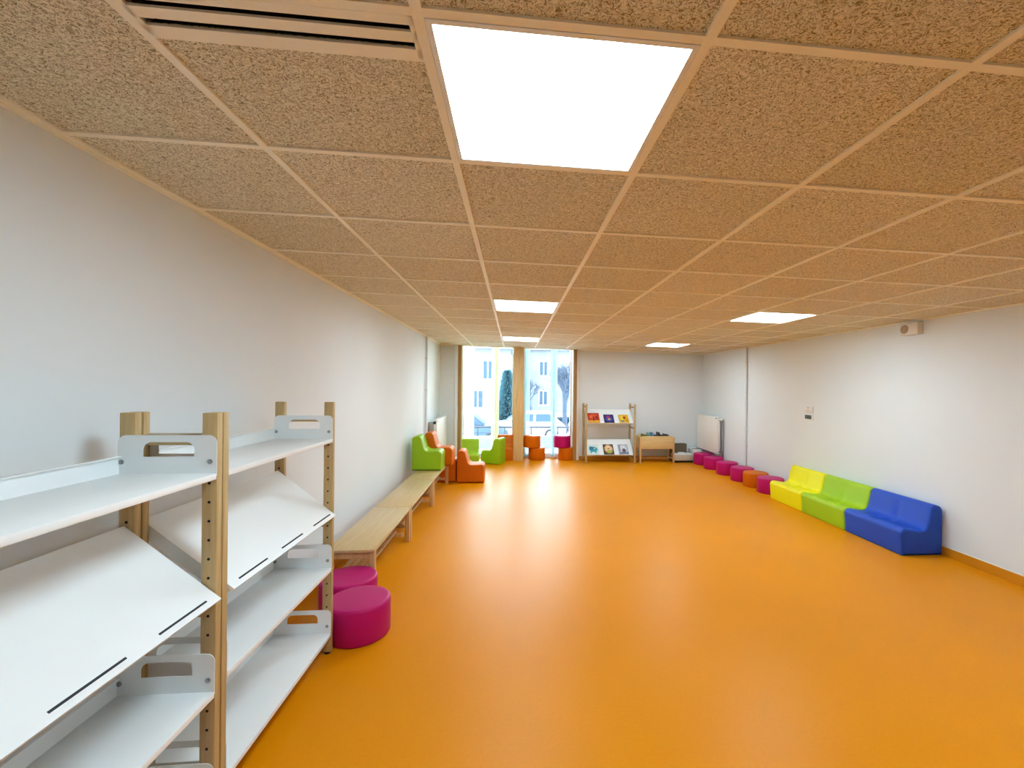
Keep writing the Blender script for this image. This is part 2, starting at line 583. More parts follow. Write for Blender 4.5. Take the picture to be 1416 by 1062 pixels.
e = thing('air_vent', 'beige linear air vent with dark slots in the ceiling beside the nearest light', 'vent', (gx(-.5), gy(0), ceil_z(gx(-.5))))
e.rotation_euler = (0, math.atan(TX), 0)
h = CELL / 2 - .0125
bm = bm_new()
for a, b in ((.0125, .058 * CELL), (.088 * CELL, .137 * CELL), (.17 * CELL, .215 * CELL + .012)):
    box(bm, -h, h, a, b, 0, .006)
box(bm, -h, -h + .012, .0125, .215 * CELL, 0, .006); box(bm, h - .012, h, .0125, .215 * CELL, 0, .006)
finish(bm, 'vent_frame', M['rail'], e, smooth=0)
bm = bm_new()
box(bm, -h, h, .0125, .215 * CELL + .01, .055, .06)
box(bm, -h, h, .008, .0125, .006, .06); box(bm, -h, h, .215 * CELL + .008, .215 * CELL + .012, .006, .06)
finish(bm, 'vent_housing', M['dark'], e, smooth=0)
bm = bm_new()
for a in (.073, .153):
    box(bm, -h + .012, h - .012, a * CELL - .002, a * CELL + .002, .02, .055)
finish(bm, 'vent_blade', M['dark'], e, smooth=0)

# ------------------------------------------------------------------ shelving units
def frame_z(): return 1.488
def post_mesh(holes_side, h=1.488):
    """52 x 30 mm upright with a column of peg holes on the face looking at the shelves"""
    bm = bm_new()
    box(bm, -.026, .026, -.015, .015, .012, h, .003)
    z = .143
    s = holes_side
    while z < h - .08:
        tube(bm, (0, s * .0148, z), (0, s * .0155, z), .0052, seg=10, mi=1)
        z += .0683
    return bm

def tray_parts(unit, x0, x1, y0, y1, zt):
    """flat metal tray: shelf > two end plates with hand slots, bolts"""
    bm = bm_new()
    t = .0025
    box(bm, x0, x1, y0, y1, zt - .022, zt, .002)                # board with folded front lip
    prism(bm, [(x0, zt), (x0 + .005, zt), (x0 + .005, zt + .058), (x0 + .014, zt + .058), (x0 + .014, zt + .062), (x0, zt + .062)], 'Y', y0, y1)
    sh = finish(bm, 'shelf', M['white'], unit)
    D = x1 - x0
    for s, y in ((-1, y0), (1, y1)):
        bm = bm_new()
        H = .137
        # outline with rounded top corners, slot with rounded upper corners: built as a ring of quads
        n = 8
        outer, inner = [], []
        def arc(cx, cz, r, a0, a1):
            return [(cx + r * math.cos(math.radians(a0 + (a1 - a0) * k / n)), cz + r * math.sin(math.radians(a0 + (a1 - a0) * k / n))) for k in range(n + 1)]
        outer = [(x0, zt - .01)] + arc(x0 + .028, zt + H - .028, .028, 180, 90) + arc(x1 - .028, zt + H - .028, .028, 90, 0) + [(x1, zt - .01)]
        sx0, sx1, sz0, sz1 = x0 + .083, x1 - .075, zt + .060, zt + .112
        inner = [(sx0, sz0)] + arc(sx0 + .028, sz1 - .028, .028, 180, 90) + arc(sx1 - .028, sz1 - .028, .028, 90, 0) + [(sx1, sz0)]
        ya, yb = y - t / 2, y + t / 2
        V = {}
        for nm, pts in (('o', outer), ('i', inner)):
            for q, yy in (('a', ya), ('b', yb)):
                V[nm + q] = [bm.verts.new((p[0], yy, p[1])) for p in pts]
        m_ = len(outer)
        for k in range(m_):
            k2 = (k + 1) % m_
            bm.faces.new((V['oa'][k], V['oa'][k2], V['ia'][k2], V['ia'][k]))
            bm.faces.new((V['ob'][k], V['ib'][k], V['ib'][k2], V['ob'][k2]))
            bm.faces.new((V['oa'][k], V['ob'][k], V['ob'][k2], V['oa'][k2]))
            bm.faces.new((V['ia'][k], V['ia'][k2], V['ib'][k2], V['ib'][k]))
        finish(bm, 'end_plate', M['white'], sh, smooth=40)
        for bx in (x0 + .012, x1 - .022):
            bm = bm_new()
            yy = y - s * t / 2
            tube(bm, (bx, yy, zt + .042), (bx, yy - s * .002, zt + .042), .009, seg=16)
            tube(bm, (bx, yy - s * .002, zt + .042), (bx, yy - s * .005, zt + .042), .0055, seg=6)
            finish(bm, 'bolt', M['chrome'], sh)
    return sh

def sloped_part(unit, xf, zf, xb, zb, y0, y1, slits, mats=None, lip=False):
    """sloping display shelf: folded sheet with dark slits by the front edge"""
    d = Vector((xb - xf, zb - zf)); Lg = d.length; d /= Lg
    n = Vector((-d.y, d.x))
    if n.y < 0: n = -n
    def P(a, b): return (xf + d.x * a + n.x * b, zf + d.y * a + n.y * b)
    bm = bm_new()
    prism(bm, [P(0, -.012), P(0, 0), P(Lg, 0), P(Lg, -.012)], 'Y', y0, y1)
    # folded end flanges
    for ya, yb in ((y0, y0 + .003), (y1 - .003, y1)):
        prism(bm, [P(.02, -.012), P(Lg, -.012), P(Lg, -.045), P(.06, -.045)], 'Y', ya, yb)
    prism(bm, [P(Lg - .004, -.012), P(Lg, -.012), P(Lg, -.05), P(Lg - .004, -.05)], 'Y', y0 + .003, y1 - .003)
    o = finish(bm, 'display_shelf', M['white'], unit, smooth=0)
    for a, b in slits:
        bm = bm_new()
        prism(bm, [P(.020, -.001), P(.020, .0006), P(.027, .0006), P(.027, -.001)], 'Y', a, b)
        finish(bm, 'slit', M['slot'], o, smooth=0)
    if lip:
        bm = bm_new()
        prism(bm, [P(0, 0), P(0, .018), P(.004, .018), P(.004, 0)], 'Y', y0, y1)
        finish(bm, 'front_lip', M['white'], o, smooth=0)
    return o, P, d, n

def shelving_unit(y0, y1, dz2, dz3, label, slits):
    xb, xf = -1.364, -1.088          # post centres
    e = thing('shelving_unit', label, 'shelf', ((xb + xf) / 2, (y0 + y1) / 2, 0), 0, 'white and beech book shelving')
    ox, oy = e.location.x, e.location.y
    for yy, s in ((y0 + .015, 1), (y1 - .015, -1)):
        for xx in (xb, xf):
            p = finish(post_mesh(s), 'post', [M['post'], M['dark']], e, loc=(xx - ox, yy - oy, 0))
            bm = bm_new(); lathe(bm, [(0, 0), (.016, 0), (.018, .004), (.018, .012), (0, .012)], 20)
            finish(bm, 'foot', M['black'], p)
        for zz in (1.372, .752, .10):
            bm = bm_new(); box(bm, xb + .026 - ox, xf - .026 - ox, yy - .011 - oy, yy + .011 - oy, zz, zz + .034, .002)
            finish(bm, 'cross_rail', M['railwood'], e)
    a, b = y0 + .032 - oy, y1 - .032 - oy
    tray_parts(e, -1.392 - ox, -1.062 - ox, a, b, 1.272)
    tray_parts(e, -1.392 - ox, -1.062 - ox, a, b, .512 + dz2)
    tray_parts(e, -1.392 - ox, -1.062 - ox, a, b, .125 + dz3)
    sloped_part(e, -1.040 - ox, .822, -1.368 - ox, 1.088, a + .002, b - .002, [(q[0] - oy, q[1] - oy) for q in slits])
    return e
shelving_unit(1.752, 2.785, .0, .0, 'empty white shelving unit with beech posts standing next to the magenta poufs',
              [(1.845, 2.05), (2.17, 2.375), (2.50, 2.715)])
shelving_unit(.712, 1.745, -.025, -.032, 'nearest empty white shelving unit with beech posts, cut off at the left',
              [(.80, 1.01), (1.125, 1.335), (1.45, 1.66)])

# ------------------------------------------------------------------ foam furniture
def smooth_profile(ctrl, n=6):
    """closed polygon with corners rounded: ctrl = [(x, z, radius)]"""
    out = []
    m_ = len(ctrl)
    for k in range(m_):
        p0 = Vector(ctrl[k - 1][:2]); p1 = Vector(ctrl[k][:2]); p2 = Vector(ctrl[(k + 1) % m_][:2])
        r = ctrl[k][2]
        a = (p0 - p1).normalized(); b = (p2 - p1).normalized()
        ang = a.angle(b)
        t = min(r / math.tan(ang / 2), (p0 - p1).length * .49, (p2 - p1).length * .49)
        rr = t * math.tan(ang / 2)
        c = p1 + (a + b).normalized() * (rr / math.sin(ang / 2))
        s, e_ = p1 + a * t, p1 + b * t
        a0 = math.atan2(s.y - c.y, s.x - c.x); a1 = math.atan2(e_.y - c.y, e_.x - c.x)
        while a1 - a0 > PI: a1 -= 2 * PI
        while a1 - a0 < -PI: a1 += 2 * PI
        for q in range(n + 1):
            th = a0 + (a1 - a0) * q / n
            out.append((c.x + rr * math.cos(th), c.y + rr * math.sin(th)))
    # drop near-duplicates
    res = []
    for p in out:
        if not res or (Vector(p) - Vector(res[-1])).length > .002: res.append(p)
    if (Vector(res[0]) - Vector(res[-1])).length < .002: res.pop()
    return res

def foam_mesh(prof, W, r=.018, mids=1, crease=None):
    """extrude a profile (x,z) along y with rounded end caps"""
    n = len(prof)
    area = sum(prof[k][0] * prof[(k + 1) % n][1] - prof[(k + 1) % n][0] * prof[k][1] for k in range(n))
    if area < 0: prof = prof[::-1]
    nor = []
    for k in range(n):
        a = Vector(prof[k]) - Vector(prof[k - 1]); b = Vector(prof[(k + 1) % n]) - Vector(prof[k])
        na = Vector((a.y, -a.x)).normalized(); nb = Vector((b.y, -b.x)).normalized()
        m_ = (na + nb).normalized()
        nor.append(m_ / max(.5, m_.dot(na)))
    rings = []
    st = []
    for k in range(5):
        th = PI / 2 * k / 4
        st.append((-W / 2 + r * (1 - math.sin(th)), r * (1 - math.cos(th))))
    st = [(-W / 2 + r * (1 - math.sin(t)), r * (1 - math.cos(t))) for t in [PI / 2 * (1 - k / 4) for k in range(5)]]
    for k in range(1, mids):
        st.append((-W / 2 + r + (W - 2 * r) * k / mids, 0))
    st += [(-y, d) for y, d in st[4::-1]]
    bm = bm_new()
    for y, d in st:
        ring = []
        for k in range(n):
            dd = d + (crease(prof[k], y) if crease else 0)
            x = prof[k][0] - nor[k].x * dd; z = prof[k][1] - nor[k].y * dd
            ring.append(bm.verts.new((x, y, max(z, 0.0))))
        rings.append(ring)
    for a, b in zip(rings, rings[1:]):
        for k in range(n):
            bm.faces.new((a[k], a[(k + 1) % n], b[(k + 1) % n], b[k]))
    bm.faces.new(rings[0]); bm.faces.new(rings[-1][::-1])
    return bm

# fix: st goes from cap (y=-W/2, inset r) to side (y=-W/2+r, inset 0)
def chair_profile(D=.42, H=.5, Sz=.285, bt=.11):
    return smooth_profile([(-D / 2, 0, .012), (D / 2, 0, .012), (D / 2 + .004, Sz + .004, .06), (-D / 2 + bt + .075, Sz - .012, .08), (-D / 2 + bt + .01, H - .005, .055), (-D / 2, H, .05)])

def foam_chair(name, m, loc, rz, label, group, D=.42, H=.5, Sz=.285, W=.36, bt=.11):
    bm = foam_mesh(chair_profile(D, H, Sz, bt), W, .02)
    o = finish(bm, name, m, smooth=50)
    o.location = loc; o.rotation_euler = (0, 0, rz)
    return tag(o, label, 'chair', group)
G1 = 'foam chairs in the corner by the windows'
foam_chair('foam_chair', M['lime'], (-1.25, 6.81, .345), 0, 'lime green foam chair seen in profile, standing on top of the wooden bench', G1)
foam_chair('foam_chair', M['orange'], (-1.145, 7.175, .345), 0, 'orange foam chair on the bench end, mostly hidden behind the lime green chair', G1, H=.515, W=.33)
foam_chair('foam_chair', M['orange'], (-.69, 7.56, 0), 0, 'orange foam chair in profile on the floor, just past the end of the benches', G1, D=.435, H=.53, Sz=.30)
foam_chair('foam_chair', M['orange'], (-1.085, 7.60, 0), PI, 'low orange foam chair tucked between the bench end and the taller orange chair', G1, D=.31, H=.375, Sz=.2, W=.32, bt=.09)
foam_chair('foam_chair', M['lime'], (-.83, 8.80, 0), -PI / 2 + .10, 'lime green foam chair facing the room in front of the left window', G1, H=.54, D=.40, W=.335)
foam_chair('foam_chair', M['lime'], (-.405, 9.27, 0), math.radians(161), 'lime green foam chair turned side-on with its back towards the wooden window post', G1, H=.52, D=.40)
foam_chair('foam_chair', M['orange'], (-.168, 9.70, 0), -PI / 2, 'orange foam chair facing the room just left of the wooden window post', G1, D=.36, H=.525, W=.345)

def pouf_mesh(r, h):
    bm = bm_new()
    prof = [(0, 0), (r - .012, 0), (r - .004, .004), (r, .012)]
    prof += [(r, h - .022)]
    for k in range(1, 6):
        a = PI / 2 * k / 5
        prof.append((r - .022 + .022 * math.cos(a), h - .022 + .022 * math.sin(a)))
    prof += [(r * .6, h + .003), (r * .3, h + .005), (0, h + .006)]
    lathe(bm, prof, 56)
    return bm
pm = {}
def pouf(m, loc, label, group, r=.19, h=.228):
    key = (m, r, h)
    if key not in pm:
        o = finish(pouf_mesh(r, h), 'pouf', M[m], smooth=40)
        pm[key] = o
    else:
        o = pm[key].copy(); C.objects.link(o)
    o.location = loc
    return tag(o, label, 'pouf', group)
G2 = 'round poufs along the right wall'
for (y, m, lb) in ((6.56, 'magenta', 'magenta pouf on the right wall row squeezed against the yellow sofa'),
                   (6.985, 'orange', 'single orange round pouf in the row along the right wall'),
                   (7.42, 'magenta', 'magenta pouf beside the orange one, on its window-wall side'),
                   (7.975, 'magenta', 'third magenta pouf from the radiator corner in the right wall row'),
                   (8.52, 'magenta', 'second magenta pouf from the radiator corner in the right wall row'),
                   (9.02, 'magenta', 'last magenta pouf of the right wall row, next to the radiator and white box')):
    pouf(m, (3.918, y, 0), lb, G2)
G3 = 'magenta poufs at the end of the shelving'
pouf('magenta', (-.98, 2.985, 0), 'magenta pouf on the open floor touching the end post of the shelving', G3, r=.194, h=.224)
pouf('magenta', (-1.165, 3.332, 0), 'magenta pouf behind another one, tucked under the near end of the bench', G3, r=.194, h=.224)
G4 = 'stacked poufs in front of the right window'
pouf('orange', (.505, 9.71, 0), 'lower orange pouf of the all-orange stack beside the wooden window post', G4, .18, .262)
pouf('orange', (.398, 9.70, .2685), 'upper orange pouf of the all-orange stack, set off to the left', G4, .185, .25)
pouf('orange', (1.148, 9.71, 0), 'orange pouf under a magenta one at the right window', G4, .18, .262)
pouf('magenta', (1.045, 9.70, .2685), 'magenta pouf stacked on an orange pouf at the right window', G4, .185, .25)

# three-seat row of foam sofas on the right
def sofa_profile(D=.425, H=.492, Sz=.262):
    return smooth_profile([(-D / 2, 0, .012), (D / 2 - .005, 0, .012), (D / 2 + .012, Sz + .006, .05), (-D / 2 + .165, Sz - .038, .08), (-D / 2 + .105, H + .004, .055), (-D / 2, H - .03, .05)], 8)
def crease(p, y):
    x, z = p
    if z < .2 or x > .19 : return 0
    g = math.exp(-((y) / .035) ** 2)
    fall = math.exp(-((z - .27) / .10) ** 2)
    return .020 * g * fall
def sofa(m, y0, y1, label):
    bm = foam_mesh(sofa_profile(), y1 - y0, .02, 24, crease)
    o = finish(bm, 'foam_sofa', m, smooth=60)
    o.location = (3.922, (y0 + y1) / 2, 0); o.rotation_euler = (0, 0, PI)
    return tag(o, label, 'sofa', 'foam sofas along the right wall')
sofa(M['blue'], 4.00, 4.752, 'blue foam sofa against the right wall, next to the apple green one')
sofa(M['green'], 4.756, 5.510, 'apple green foam sofa between the yellow and blue sofas')
sofa(M['yellow'], 5.514, 6.225, 'yellow foam sofa at the end of the row beside the poufs')

# ------------------------------------------------------------------ benches
def bench(y0, y1, label):
    x0, x1, H = -1.40, -1.035, .345
    ox, oy = (x0 + x1) / 2, (y0 + y1) / 2
    e = thing('bench', label, 'bench', (ox, oy, 0), 0, 'wooden benches along the left wall')
    hx, hy = (x1 - x0) / 2, (y1 - y0) / 2
    bm = bm_new(); box(bm, -hx, hx, -hy, hy, H - .022, H, .004)
    finish(bm, 'bench_top', M['bench'], e)
    for sx in (-1, 1):
        for sy in (-1, 1):
            bm = bm_new()
            cx, cy = sx * (hx - .026), sy * (hy - .034)
            box(bm, cx - .0225, cx + .0225, cy - .0225, cy + .0225, 0, H - .022, .006)
            finish(bm, 'leg', M['benchleg'], e)
    for sy in (-1, 1):
        cy = sy * (hy - .034)
        bm = bm_new(); box(bm, -hx + .05, hx - .05, cy - .011, cy + .011, H - .075, H - .022, .003)
        finish(bm, 'end_apron', M['benchleg'], e)
        bm = bm_new(); cy = sy * (hy - .14); box(bm, -hx + .02, hx - .045, cy - .011, cy + .011, .085, .12, .003)
        finish(bm, 'end_rail', M['benchleg'], e)
    for k in range(4):
        xx = -hx + .07 + k * (2 * hx - .20) / 3
        bm = bm_new(); box(bm, xx - .016, xx + .016, -hy + .115, hy - .115, .12, .135, .003)
        finish(bm, 'slat', M['benchleg'], e)
    return e
bench(3.495, 4.705, 'low beech bench against the left wall, its near end right behind the magenta poufs')
bench(4.712, 6.03, 'low beech bench along the left wall, between two others placed end to end')
bench(6.037, 7.37, 'low beech bench along the left wall with two foam chairs standing on it')

# ------------------------------------------------------------------ display bookshelf
e = thing('book_display', 'beech and white sloping book display with six picture books, right of the windows', 'bookshelf', (2.0, 9.36, 0))
ox, oy = 2.0, 9.36
H = 1.225
for xx in (1.492, 2.512):
    for yy in (9.17, 9.57):
        bm = bm_new(); box(bm, -.018, .018, -.016, .016, .008, H, .003)
        p = finish(bm, 'post', M['post'], e, loc=(xx - ox, yy - oy, 0))
        bm = bm_new(); lathe(bm, [(0, 0), (.014, 0), (.014, .008), (0, .008)], 16)
        finish(bm, 'foot', M['black'], p)
    for zz in (1.14, .70, .09):
        bm = bm_new(); box(bm, xx - .010 - ox, xx + .010 - ox, 9.187 - oy, 9.553 - oy, zz, zz + .034, .002)
        finish(bm, 'side_rail', M['railwood'], e)
DISP = []
for zf, zb in ((.822, 1.10), (.165, .46)):
    yf, yb = 9.19, 9.49
    d = Vector((yb - yf, zb - zf)); Lg = d.length; d /= Lg
    n = Vector((-d.y, d.x))
    def P(a, b, yf=yf, zf=zf, d=d, n=n): return (yf - oy + d.x * a + n.x * b, zf + d.y * a + n.y * b)
    bm = bm_new()
    prism(bm, [P(0, -.012), P(0, 0), P(Lg, 0), P(Lg, -.012)], 'X', 1.516 - ox, 2.488 - ox)
    prism(bm, [P(0, -.012), P(0, .016), P(-.004, .016), P(-.004, -.012)], 'X', 1.516 - ox, 2.488 - ox)
    for xa in (1.516, 2.485):
        prism(bm, [P(.0, 0), P(.03, .02), P(Lg, .02), P(Lg, 0)], 'X', xa - ox, xa + .003 - ox)
    finish(bm, 'display_shelf', M['white'], e, smooth=0)
    DISP.append((yf, zf, d, n))

# picture books: cover board, page block, and plain generic pictures as flat inlays
BM = {}
def cmat(rgb):
    if rgb not in BM:
        BM[rgb] = mat('cover ink %d %d %d' % rgb, srgb(*rgb), .35, .4, var=.08, vscale=30)
    return BM[rgb]
def blob(cx, cy, rx, ry, n=14, wob=.12, seed=1):
    rd = random.Random(seed)
    return [(cx + rx * math.cos(2 * PI * k / n) * (1 + wob * (rd.random() - .5)), cy + ry * math.sin(2 * PI * k / n) * (1 + wob * (rd.random() - .5))) for k in range(n)]
def book(x, shelf, w, h, base, art, label, shear=0):
    yf, zf, d, n = DISP[shelf]
    e = thing('picture_book', label, 'book', (x, yf + d.x * .008, zf + d.y * .008), 0, 'picture books on the sloping display')
    ang = math.atan2(d.y, d.x)
    e.rotation_euler = (ang, 0, 0)
    bm = bm_new(); box(bm, -w / 2 + .003, w / 2 - .003, .003, h - .003, .003, .011)
    finish(bm, 'pages', M['paper'], e, smooth=0)
    bm = bm_new()
    box(bm, -w / 2, w / 2, 0, h, .011, .013); box(bm, -w / 2, w / 2, 0, h, .001, .003); box(bm, -w / 2, -w / 2 + .002, 0, h, .003, .011)
    mats = [cmat(base)]
    z = .01305
    for rgb, poly in art:
        mats.append(cmat(rgb))
        z += .0003
        prism(bm, [(max(-.49, min(.49, px - .5)) * w, max(.01, min(.99, py)) * h) for px, py in poly], 'Z', z - .0004, z, mi=len(mats) - 1)
    finish(bm, 'cover', mats, e, smooth=0)
R4 = lambda x0, y0, x1, y1: [(x0, y0), (x1, y0), (x1, y1), (x0, y1)]
book(1.665, 0, .245, .275, (196, 58, 38),
     [((226, 168, 58), R4(.02, .02, .98, .26)), ((222, 92, 60), blob(.5, .62, .38, .26, seed=2)), ((120, 34, 30), R4(.44, .2, .56, .62)), ((236, 130, 80), blob(.28, .6, .1, .14, seed=3)), ((150, 36, 30), blob(.75, .55, .12, .16, seed=4))],
     'red and orange picture book at the left of the upper display shelf')
book(1.985, 0, .21, .235, (44, 44, 112),
     [((74, 78, 158), blob(.5, .45, .36, .3, seed=5)), ((170, 44, 110), blob(.45, .7, .2, .16, seed=6)), ((196, 186, 92), blob(.52, .42, .14, .1, seed=7)), ((28, 26, 70), R4(.1, .04, .9, .14))],
     'dark blue and purple picture book in the middle of the upper display shelf')
book(2.30, 0, .205, .23, (224, 176, 30),
     [((238, 206, 70), blob(.35, .6, .22, .26, seed=8)), ((176, 58, 26), blob(.58, .62, .16, .16, seed=9)), ((120, 140, 130), blob(.35, .2, .2, .14, seed=10)), ((206, 140, 24), blob(.8, .3, .14, .2, seed=11))],
     'yellow picture book with a red spot at the right of the upper display shelf')
book(1.665, 1, .225, .26, (214, 232, 234),
     [((62, 162, 184), blob(.5, .5, .4, .28, seed=12)), ((40, 130, 158), blob(.3, .62, .2, .2, seed=13)), ((62, 162, 184), R4(.2, .12, .34, .45)), ((62, 162, 184), R4(.62, .12, .76, .45)), ((236, 240, 240), blob(.62, .6, .05, .05, seed=14))],
     'pale picture book with a turquoise animal at the left of the lower display shelf')
book(1.985, 1, .215, .265, (84, 62, 50),
     [((222, 178, 136), blob(.5, .55, .4, .4, seed=15)), ((236, 208, 160), blob(.5, .6, .24, .24, seed=16)), ((176, 182, 72), blob(.55, .26, .3, .16, seed=17)), ((176, 92, 62), blob(.5, .56, .12, .06, seed=18))],
     'beige and brown picture book in the middle of the lower display shelf')
book(2.30, 1, .215, .265, (188, 192, 202),
     [((222, 222, 226), blob(.5, .6, .3, .3, seed=19)), ((116, 122, 148), R4(.05, .04, .95, .22)), ((98, 84, 100), blob(.55, .38, .18, .2, seed=20)), ((140, 146, 170), R4(.06, .3, .2, .92))],
     'grey and white picture book at the right of the lower display shelf')

# ------------------------------------------------------------------ book bin on legs
bx0, bx1, by0, by1 = 2.605, 3.345, 9.11, 9.47
ox, oy = (bx0 + bx1) / 2, (by0 + by1) / 2
e = thing('book_bin', 'birch book bin on legs full of books, right of the book display', 'book bin', (ox, oy, 0))
hx, hy = (bx1 - bx0) / 2, (by1 - by0) / 2
for sx in (-1, 1):
    for sy in (-1, 1):
        bm = bm_new(); box(bm, sx * (hx - .018) - .018, sx * (hx - .018) + .018, sy * (hy - .018) - .018, sy * (hy - .018) + .018, 0, .55 if sx < 0 else .54, .004)
        finish(bm, 'leg', M['benchleg'], e)
bm = bm_new(); box(bm, -hx + .036, hx - .036, -hy + .004, -hy + .022, .30, .565, .003); finish(bm, 'front_panel', M['birch'], e)
bm = bm_new(); box(bm, -hx + .036, hx - .036, hy - .022, hy - .004, .30, .565, .003); finish(bm, 'back_panel', M['birch'], e)
for s in (-1, 1):
    bm = bm_new(); box(bm, s * (hx - .02) - .009, s * (hx - .02) + .009, -hy + .036, hy - .036, .30, .55, .003); finish(bm, 'side_panel', M['birch'], e)
    bm = bm_new(); box(bm, s * (hx - .018) - .01, s * (hx - .018) + .01, -hy + .036, hy - .036, .075, .10, .003); finish(bm, 'side_rail', M['benchleg'], e)
bm = bm_new(); box(bm, -hx + .03, hx - .03, -hy + .022, hy - .022, .30, .312); finish(bm, 'bin_floor', M['birch'], e, smooth=0)
bm = bm_new(); box(bm, -hx + .026, hx - .026, -.012, .012, .075, .10, .003); finish(bm, 'stretcher', M['benchleg'], e)
bk = [(-.275, .215, .285, (126, 130, 40), .04, 'olive green book at the left end of the birch bin'),
      (-.215, .19, .27, (96, 112, 52), .05, 'dull green book beside the olive one in the birch bin'),
      (-.145, .2, .305, (110, 176, 176), .04, 'pale turquoise book standing tall in the left half of the birch bin'),
      (-.085, .2, .32, (120, 160, 200), .03, 'light blue book sticking up beside the turquoise one in the birch bin'),
      (-.02, .17, .275, (44, 72, 118), .01, 'navy blue book in the middle of the birch bin'),
      (.06, .18, .32, (40, 36, 36), .05, 'black book sticking up in the right half of the birch bin'),
      (.125, .17, .27, (66, 50, 40), .03, 'dark brown book just right of the black one in the birch bin'),
      (.195, .19, .285, (54, 52, 56), .05, 'charcoal book near the right end of the birch bin'),
      (.26, .18, .275, (90, 86, 84), .02, 'grey book at the right end of the birch bin')]
for k, (dx, w, h, rgb, ti, lb) in enumerate(bk):
    e2 = thing('book', lb, 'book', (ox + dx, oy + .02 * ((k % 3) - 1), .3135), 0, 'books standing in the birch bin')
    e2.rotation_euler = (0, ti, 0)
    bm = bm_new()
    box(bm, -.012, -.009, -w / 2, w / 2, 0, h); box(bm, .009, .012, -w / 2, w / 2, 0, h); box(bm, -.009, .009, -w / 2, -w / 2 + .003, 0, h)
    finish(bm, 'book_cover', cmat(rgb), e2, smooth=0)
    bm = bm_new(); box(bm, -.0085, .0085, -w / 2 + .0035, w / 2 - .004, .004, h - .004)
    finish(bm, 'pages', M['paper'], e2, smooth=0)

# low cream crate and taupe box beside the bin
CXc, CYc = 3.575, 9.335
e = thing('book_crate', 'low cream crate of papers on the floor between book bin and poufs', 'crate', (CXc, CYc, 0))
bm = bm_new(); box(bm, -.19, .20, -.14, .085, .0, .045); finish(bm, 'plinth', M['dark'], e, smooth=0)
bm = bm_new()
box(bm, -.205, .215, -.155, -.14, .045, .165, .004); box(bm, -.205, .215, .085, .10, .045, .165, .004)
box(bm, -.205, -.19, -.14, .085, .045, .165, .004); box(bm, .20, .215, -.14, .085, .045, .165, .004)
box(bm, -.19, .20, -.14, .085, .045, .06)
finish(bm, 'crate_body', M['cream'], e)
for k, (dx, hh, lb) in enumerate(((-.125, .118, 'white paper pad at the book bin end of the cream crate'), (.005, .135, 'taller white paper pad in the middle of the cream crate'), (.132, .124, 'white paper pad at the radiator end of the cream crate'))):
    bm = bm_new(); box(bm, -.058, .058, -.10, .07, 0, hh, .002)
    o = finish(bm, 'paper_pad', M['paper']); o.location = (CXc + dx, CYc, .0605)
    tag(o, lb, 'paper', 'paper pads in the cream crate')
bm = bm_new()
x0, x1, y0, y1 = 3.395, 3.735, 9.44, 9.575
box(bm, x0, x1, y0, y0 + .012, .0, .365, .003); box(bm, x0, x1, y1 - .012, y1, 0, .365, .003)
box(bm, x0, x0 + .012, y0 + .012, y1 - .012, 0, .365, .003); box(bm, x1 - .012, x1, y0 + .012, y1 - .012, 0, .365, .003); box(bm, x0 + .012, x1 - .012, y0 + .012, y1 - .012, 0, .012)
tag(finish(bm, 'storage_box', M['taupe']), 'taupe upright box against the far wall behind the cream crate', 'box')
e = thing('storage_box', 'low white box by the radiator, behind the last magenta poufs', 'box', (3.90, 9.40, 0))
bm = bm_new(); box(bm, -.085, .095, -.14, .14, 0, .262, .004); finish(bm, 'box_body', M['paper'], e)
bm = bm_new(); box(bm, -.09, .06, -.05, -.03, .2625, .272, .002); finish(bm, 'strap', M['slot'], e)

# ------------------------------------------------------------------ radiators
def radiator(xw, s, y0, y1, z0, z1, xo, label):
    """flat panel radiator on a side wall; s = direction into the room"""
    e = thing('radiator', label, 'radiator', (xw, (y0 + y1) / 2, z0), 0)
    L_ = (y1 - y0) / 2; Hh = z1 - z0
    xa, xb = sorted((s * (xo - .07), s * xo))
    bm = bm_new()
    box(bm, xa, xb, -L_, L_, 0, Hh, .006)
    n = int(2 * L_ / .05)
    for k in range(n):
        yy = -L_ + .04 + k * (2 * L_ - .08) / (n - 1)
        box(bm, s * xo - .004, s * xo + .004, yy - .012, yy + .012, .035, Hh - .035, .003)
    finish(bm, 'radiator_panel', M['rad'], e)
    for yy in (-L_ * .7, L_ * .7):
        xa2, xb2 = sorted((s * .0015, s * (xo - .07)))
        bm = bm_new(); box(bm, xa2, xb2, yy - .015, yy + .015, .08, Hh - .08, .003); finish(bm, 'bracket', M['rad'], e)
    xc = s * (xo - .035)
    bm = bm_new()
    xp = s * .022
    tube(bm, (xc, -L_, Hh - .05), (xc, -L_ - .05, Hh - .05), .014); tube(bm, (xc, -L_ - .045, Hh - .05), (xp, -L_ - .045, Hh - .05), .009); tube(bm, (xp, -L_ - .045, Hh - .045), (xp, -L_ - .045, -z0), .009)
    tube(bm, (xc, -L_, .04), (xc, -L_ - .02, .04), .012); tube(bm, (xc, -L_ - .015, .04), (xp, -L_ - .015, .04), .008); tube(bm, (xp, -L_ - .015, .045), (xp, -L_ - .015, -z0), .008)
    finish(bm, 'feed_pipe', M['chrome'], e)
    bm = bm_new()
    tube(bm, (xc, -L_ - .05, Hh - .05), (xc, -L_ - .125, Hh - .05), .021, .019, 20)
    tube(bm, (xc, -L_ - .04, Hh - .05), (xc, -L_ - .052, Hh - .05), .026, .026, 20)
    v = finish(bm, 'thermostat_valve', M['plastic'] if s < 0 else M['slot'], e)
    bm = bm_new(); tube(bm, (s * xo, -L_ + .03, Hh - .03), (s * (xo + .008), -L_ + .03, Hh - .03), .012); finish(bm, 'bleed_cap', M['black'], e)
    return e
radiator(XR, -1, 8.60, 9.56, .275, 1.005, .14, 'cream ribbed radiator on the right wall by the far corner')
